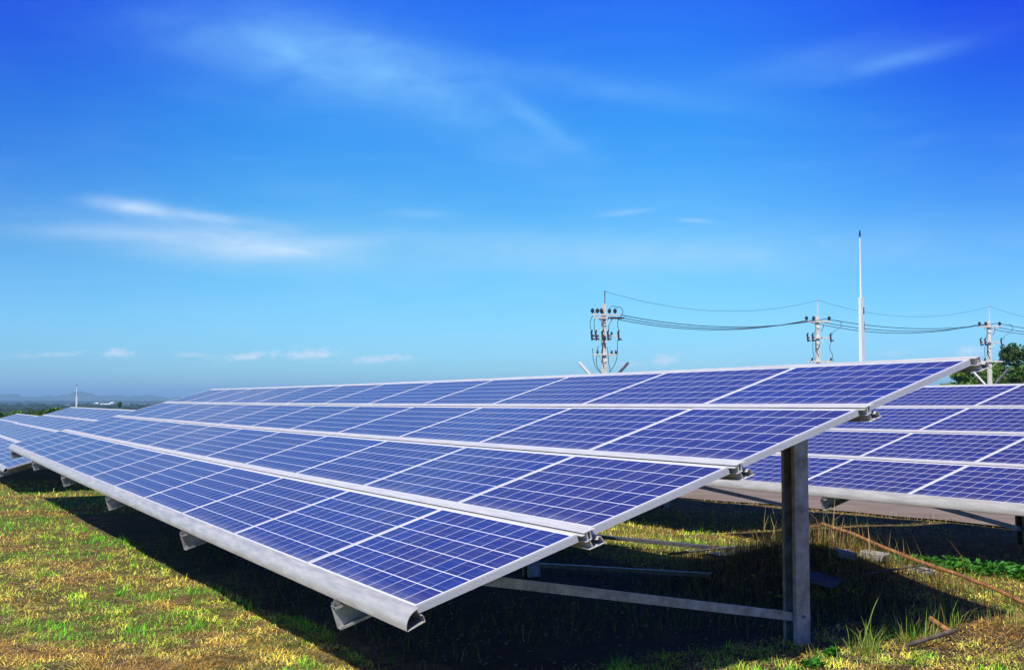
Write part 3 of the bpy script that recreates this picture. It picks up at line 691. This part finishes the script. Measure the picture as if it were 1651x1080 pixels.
tree('leafy_tree', tb(116, 1592), 7.6, 3.0, 10500, .25, YLG, 'green tree directly behind the rightmost power pole', group=RT, seed=2, clusters=16)
tree('leafy_tree', tb(110, 1634), 9.0, 3.4, 13000, .25, DKG, 'tallest dark green tree at the right edge of the photo', group=RT, seed=3, clusters=20, low=.25)
tree('leafy_tree', tb(112, 1684), 9.4, 3.0, 6500, .26, DKG, 'dark tree cut off by the right edge behind the tallest one', group=RT, seed=4, clusters=13)
tree('leafy_tree', tb(122, 1512), 4.8, 1.3, 1800, .22, DKG, 'small low bush peeking above the array left of the trees', group=RT, seed=5, clusters=5)
tree('leafy_tree', tb(120, 1610), 7.8, 3.0, 9500, .25, DKG, 'dark green tree filling the gap between the pole and the tallest tree', group=RT, seed=6, clusters=15)
LT = 'dark trees beyond the farthest array at the left'
for i, (px, dep, h) in enumerate(((-22,128,3.8),(-4,120,4.6),(12,131,4.3),(27,124,4.7),(41,133,4.2),(55,127,4.6),(68,136,5.0),(82,126,5.2),(96,134,5.1),(110,130,4.6),(124,139,4.5))):
    c = tb(dep, px); gz_ = G(*c); top = zat(dep, (666,665,667,664,666,664,662,660,659,661,662)[i])
    tree('dark_tree', c, max(1.2, top-gz_), 1.5+.25*(i % 3), 1500, .26, DKG, 'dark round tree %s' % ('at the left border just outside the photo','cut off by the left border','second from the left border','left of the farthest array corner','above the farthest array corner','right of the farthest array corner','where the two far arrays meet, lower one','where the two far arrays meet, tallest','just left of the white mast line','behind the top corner of the middle far array','hidden mostly by the middle far array')[i],
         group=LT, seed=20+i, clusters=6, trunk=True, low=.1)
tree('dark_tree', tb(420, 193), max(3., zat(420, 648.5)-G(*tb(420, 193))), 2.0, 1500, .5, DKG, 'lone dark pointed tree right of the far white buildings', group='lone trees on the plain', seed=40, clusters=7, squash=1.3, low=.05)

# ------------------------------------------------------------------ far plain: woods, buildings, mountains
def far_woods():
    V0, F0 = [], []
    n = 16000; a = rng.uniform(R(-12), R(34), n); r = 700*np.exp(rng.random(n)*math.log(8500/700))
    dens = vnoise(r*np.sin(a)/300, r*np.cos(a)/900, 31, 1.3); ok = (dens > -.25) | (r > 6000); a, r = a[ok], r[ok]; n = len(a)
    x, y = CAM.x+r*np.sin(a), CAM.y+r*np.cos(a); s = rng.uniform(7, 15, n)*(1+r/5200); hh = rng.uniform(6, 13, n)*np.where(r > 8000, 1.3, 1.)
    ang = np.arange(6)/6*2*np.pi; ring = np.stack([np.cos(ang), np.sin(ang)], 1)
    lo = np.concatenate([ring, np.zeros((6, 1))], 1); mid = np.concatenate([ring*.85, np.full((6, 1), .6)], 1); top = np.array([[0, 0, 1.]])
    prot = np.concatenate([lo, mid, top]); P = prot[None]*np.stack([s, s, hh], 1)[:, None]*rng.uniform(.8, 1.2, (n, 13, 1))
    P += np.stack([x, y, np.full(n, PLAIN-.3)], 1)[:, None]
    q = np.array([(k, (k+1) % 6, 6+(k+1) % 6, 6+k) for k in range(6)]); t = np.array([(6+k, 6+(k+1) % 6, 12) for k in range(6)])
    b = np.arange(n)[:, None, None]*13
    c = np.repeat(np.array([.022,.045,.018])*rng.uniform(.5, 1.6, (n, 1)), 13, 0)
    tag(np_mesh('far_woods', P.reshape(-1, 3), (q[None]+b).reshape(-1, 4), (t[None]+b).reshape(-1, 3), M['leaf'], c), kind='stuff')
far_woods()
BG = 'far white buildings on the plain'
def shed(dep, px0, px1, hgt, dz, label):
    p0, p1 = pole_point(dep, px0, 655), pole_point(dep, px1, 655); z = PLAIN; p0.z = p1.z = z; d = (p1-p0); n = Vector((-d.y, d.x, 0)).normalized()*22
    root = empty('white_building', tuple((p0+p1)/2+n/2)); tag(root, label, 'building', BG); H_ = Vector((0,0,hgt)); rf = Vector((0,0,hgt*.3))
    m = MB(); m.hexa([p0, p1, p1+n, p0+n], [p0+H_, p1+H_, p1+n+H_, p0+n+H_]); m.build('wall', M['white'], root)
    m = MB(); e = d.normalized()*1.2; k = n.normalized()*1.2; a, b_, c, f = p0+H_-e-k, p1+H_+e-k, p1+n+H_+e+k, p0+n+H_-e+k; u = Vector((0,0,.3))
    m.add([a+u*.1, b_+u*.1, c+u*.1, f+u*.1, (a+f)/2+rf, (b_+c)/2+rf], [(0,1,5,4),(2,3,4,5),(0,4,3),(1,2,5),(3,2,1,0)]); m.build('roof', M['white'], root)
shed(2650, 160, 176, 8, 0, 'long white building, largest of the far group')
shed(2500, 152, 156, 10, 0, 'small square white building left of the long one')
shed(2850, 176.5, 181.5, 10, 0, 'white block at the right end of the far buildings')
shed(3100, 131, 150, 4, 0, 'low pale shed at the left end of the far buildings')
def mountains(name, dist, a0, a1, hf, depth):
    n = 160; aa = np.linspace(a0, a1, n); rows = 9; V = []
    for j in range(rows):
        f = j/(rows-1); q = 1-abs(2*f-1)
        for i, a in enumerate(aa):
            r = dist+(f-.5)*depth; hz = hf(i/(n-1))*(q**.8)*(1+.12*math.sin(i*.9+j*2.1)*(1-q))
            V.append((CAM.x+r*math.sin(a), CAM.y+r*math.cos(a), PLAIN-4+hz))
    idx = np.arange(rows*n).reshape(rows, n); q = np.stack([idx[:-1,:-1], idx[:-1,1:], idx[1:,1:], idx[1:,:-1]], -1).reshape(-1, 4)
    o = np_mesh(name, np.array(V), q, np.zeros((0,3), int), M['hill']); o.data.polygons.foreach_set('use_smooth', [True]*len(q)); tag(o, kind='structure')
def mh(t):
    x = 5+t*15                                   # azimuth in degrees
    return max(4, 40+62*math.exp(-((x-7.9)/1.1)**2)+40*math.exp(-((x-5.)/1.2)**2)+34*math.exp(-((x-10.6)/1.6)**2)+10*math.sin(x*4.1)+6*math.sin(x*9.7+1))
mountains('mountains', 8800, R(-5), R(38), lambda t: .70*mh((t*43-10)/15), 1800)

# ------------------------------------------------------------------ haze
hb = MB(); hb.box((4000, 9000, 50-.5), 48000, 42000, 2*(80)); hz = hb.build('haze', None)
t = NT('haze_air'); pv = t.n('ShaderNodeVolumePrincipled'); pv.inputs['Color'].default_value = (.40,.72,1.,1); pv.inputs['Density'].default_value = HAZE = 1.45e-4
pv.inputs['Density Attribute'].default_value = ''; pv.inputs['Anisotropy'].default_value = 0.
oo = t.n('ShaderNodeOutputMaterial'); t.t.links.new(pv.outputs[0], oo.inputs['Volume']); hz.data.materials.append(t.m); tag(hz, kind='stuff')

# ------------------------------------------------------------------ sun and sky
SUN = Vector((-.69, -.42, 1.)).normalized(); EL = math.asin(SUN.z); AZ = math.atan2(SUN.x, SUN.y)
ld = bpy.data.lights.new('sun', 'SUN'); ld.energy = 5.0; ld.angle = R(.53); ld.color = (1., .955, .88)
lo = bpy.data.objects.new('sun', ld); COL.objects.link(lo); lo.rotation_euler = SUN.to_track_quat('Z', 'Y').to_euler(); lo.location = (-20, -12, 30)
wd = bpy.data.worlds.new('World'); S.world = wd; wd.use_nodes = True; t = NT(None, wd)
sky = t.n('ShaderNodeTexSky', sky_type='NISHITA'); sky.sun_disc = False; sky.sun_elevation = EL; sky.sun_rotation = AZ % (2*math.pi); sky.ozone_density = 2.5; sky.dust_density = .3; sky.air_density = 1.
gen = t.n('ShaderNodeTexCoord').outputs['Generated']; sp = t.n('ShaderNodeSeparateXYZ'); t.put(sp.inputs[0], gen); dx_, dy_, dz_ = sp.outputs
az_ = t.math('ARCTAN2', dx_, dy_); el_ = t.math('ARCSINE', dz_)
hs = t.n('ShaderNodeHueSaturation'); hs.inputs['Saturation'].default_value = 1.25; hs.inputs['Value'].default_value = 1.; hs.inputs['Hue'].default_value = .5; t.put(hs.inputs['Color'], sky.outputs[0])
SKYC = hs.outputs[0]
tint = t.ramp(t.mr(el_, 0., 1.20), [(0., (.50,.96,1.52)), (.037, (.47,.93,1.40)), (.108, (.44,1.0,1.22)), (.197, (.20,.90,1.46)), (.277, (.14,.66,1.78)), (.333, (.12,.54,1.75)), (.55, (.12,.26,.75)), (1., (.12,.20,.45))])
SKYC = t.mix(1., SKYC, tint, 'MULTIPLY')
pol = t.math('MULTIPLY', t.math('MAXIMUM', t.mr(az_, .62, .95, 0, 1, 'SMOOTHSTEP'), t.math('MULTIPLY', t.mr(az_, .36, .05, 0, 1, 'SMOOTHSTEP'), .75)), t.mr(el_, .06, .30, .12, 1.))  # lens vignette put into the sky colour: darker to both sides
SKYC = t.mix(pol, SKYC, t.mix(1., SKYC, (.20,.30,.86), 'MULTIPLY'))
def vec(a, b, c=0.):
    x = t.n('ShaderNodeCombineXYZ'); t.put(x.inputs[0], a); t.put(x.inputs[1], b); t.put(x.inputs[2], c); return x.outputs[0]
wv = vec(t.math('MULTIPLY', az_, 3.2), t.math('MULTIPLY', el_, 17.))
wisp = t.mr(t.noise(1.6, 7, wv, .62, 1.3), .34, .74, 0, 1, 'SMOOTHSTEP'); soft_ = t.mr(t.noise(3.5, 6, vec(t.math('MULTIPLY', az_, 4.), t.math('MULTIPLY', el_, 9.)), .55, .6), .25, .75, .35, 1.)
puff = t.math('SUBTRACT', t.noise(120., 6, vec(az_, t.math('MULTIPLY', el_, 1.35)), .68), .5)
CL = [('w',.1782,.1592,.0330,.0062,-5,.62),('w',.2300,.1545,.055,.0040,-4,.36),('w',.2450,.1345,.105,.0150,-2,.36),('w',.3150,.1300,.062,.0075,7,.40),('s',.1713,.1370,.090,.006,0,.22),
      ('s',.3300,.2860,.115,.034,-8,.34),('s',.4233,.2649,.130,.026,-22,.22),('s',.2966,.2980,.11,.022,-6,.18),('s',.5205,.2443,.05,.008,-36,.20),('s',.56,.272,.15,.012,-9,.16),
      ('s',.8340,.2771,.050,.0065,9,.26),('s',.78,.283,.085,.016,4,.15),('s',.4329,.1318,.27,.022,0,.16),('s',.65,.1240,.20,.016,0,.18),
      ('w',.6024,.1621,.022,.0024,5,.3),('w',.6617,.1540,.016,.0020,-5,.28),('w',.4218,.1613,.027,.004,0,.2),
      ('p',.1681,.0378,.0115,.0036,3,.75),('p',.2711,.0358,.019,.0034,7,.8),('p',.3260,.0380,.022,.0040,3,.9),('p',.3790,.0340,.018,.0036,6,.65),('p',.40,.0355,.016,.0028,3,.5),('p',.6339,.0335,.010,.0048,0,.8),
      ('p',.6037,.0300,.012,.0028,0,.5),('p',.8846,.0385,.011,.0042,0,.5),('p',.2277,.0372,.014,.0022,0,.45),('p',.1250,.0362,.014,.0024,0,.4),('p',.8246,.0377,.011,.003,0,.3),('p',.0994,.0345,.012,.002,0,.35),
      # unseen pale cloud bank added left of the view to whiten far panel reflections
      ('s',-.75,.40,.36,.30,0,.75)]
tot = None
for kd, a0, e0, s1, s2, th, wgt in CL:
    c_, s_ = math.cos(R(th)), math.sin(R(th))
    if kd == 'p': s1, s2 = s1*1.2, s2*1.3
    da, de = t.math('SUBTRACT', az_, a0), t.math('SUBTRACT', el_, e0)
    p = t.math('ADD', t.math('MULTIPLY', da, c_/s1), t.math('MULTIPLY', de, s_/s1)); q = t.math('ADD', t.math('MULTIPLY', da, -s_/s2), t.math('MULTIPLY', de, c_/s2))
    e = t.math('ADD', t.math('MULTIPLY', p, p), t.math('MULTIPLY', q, q)); mk = t.math('POWER', 2.71828, t.math('MULTIPLY', e, -1.))
    if kd == 'p':
        base = t.mr(q, -1.3, -.3, 0., 1.)
        mk = t.math('MULTIPLY', t.math('MULTIPLY', t.mr(t.math('ADD', mk, t.math('MULTIPLY', puff, 2.2)), .25, 1.15, 0., 1.), base), t.math('MULTIPLY', t.math('LESS_THAN', e, 5.), wgt)); tot = mk if tot is None else t.math('ADD', tot, mk); continue
    src = {'w': t.math('ADD', t.math('MULTIPLY', wisp, .5), .5), 's': soft_, 'p': puff}[kd]
    mk = t.math('MULTIPLY', t.math('MULTIPLY', mk, src), wgt); tot = mk if tot is None else t.math('ADD', tot, mk)
wash = t.math('MULTIPLY', t.math('MULTIPLY', wisp, soft_), t.mr(el_, .02, .35, .09, .03)); tot = t.math('MINIMUM', t.math('ADD', tot, wash), 1.)
CLOUDC = (7.2, 8.3, 9.6)
SKYC = t.mix(tot, SKYC, t.mix(t.mr(el_, .14, .24, 0., 1.), CLOUDC, (3.2, 7.2, 9.9)))
bg = t.n('ShaderNodeBackground'); t.put(bg.inputs[0], SKYC); bg.inputs[1].default_value = .10
wo = t.n('ShaderNodeOutputWorld'); t.t.links.new(bg.outputs[0], wo.inputs[0])

# ------------------------------------------------------------------ render settings
S.view_settings.view_transform = 'Standard'; S.view_settings.look = 'None'; S.view_settings.exposure = .22; S.view_settings.gamma = 1
S.render.engine = 'CYCLES'; cy = S.cycles; cy.max_bounces = 6; cy.diffuse_bounces = 3; cy.glossy_bounces = 3; cy.transmission_bounces = 3; cy.volume_bounces = 0; cy.transparent_max_bounces = 4
cy.use_denoising = True; cy.caustics_reflective = False; cy.caustics_refractive = False; cy.volume_max_steps = 32
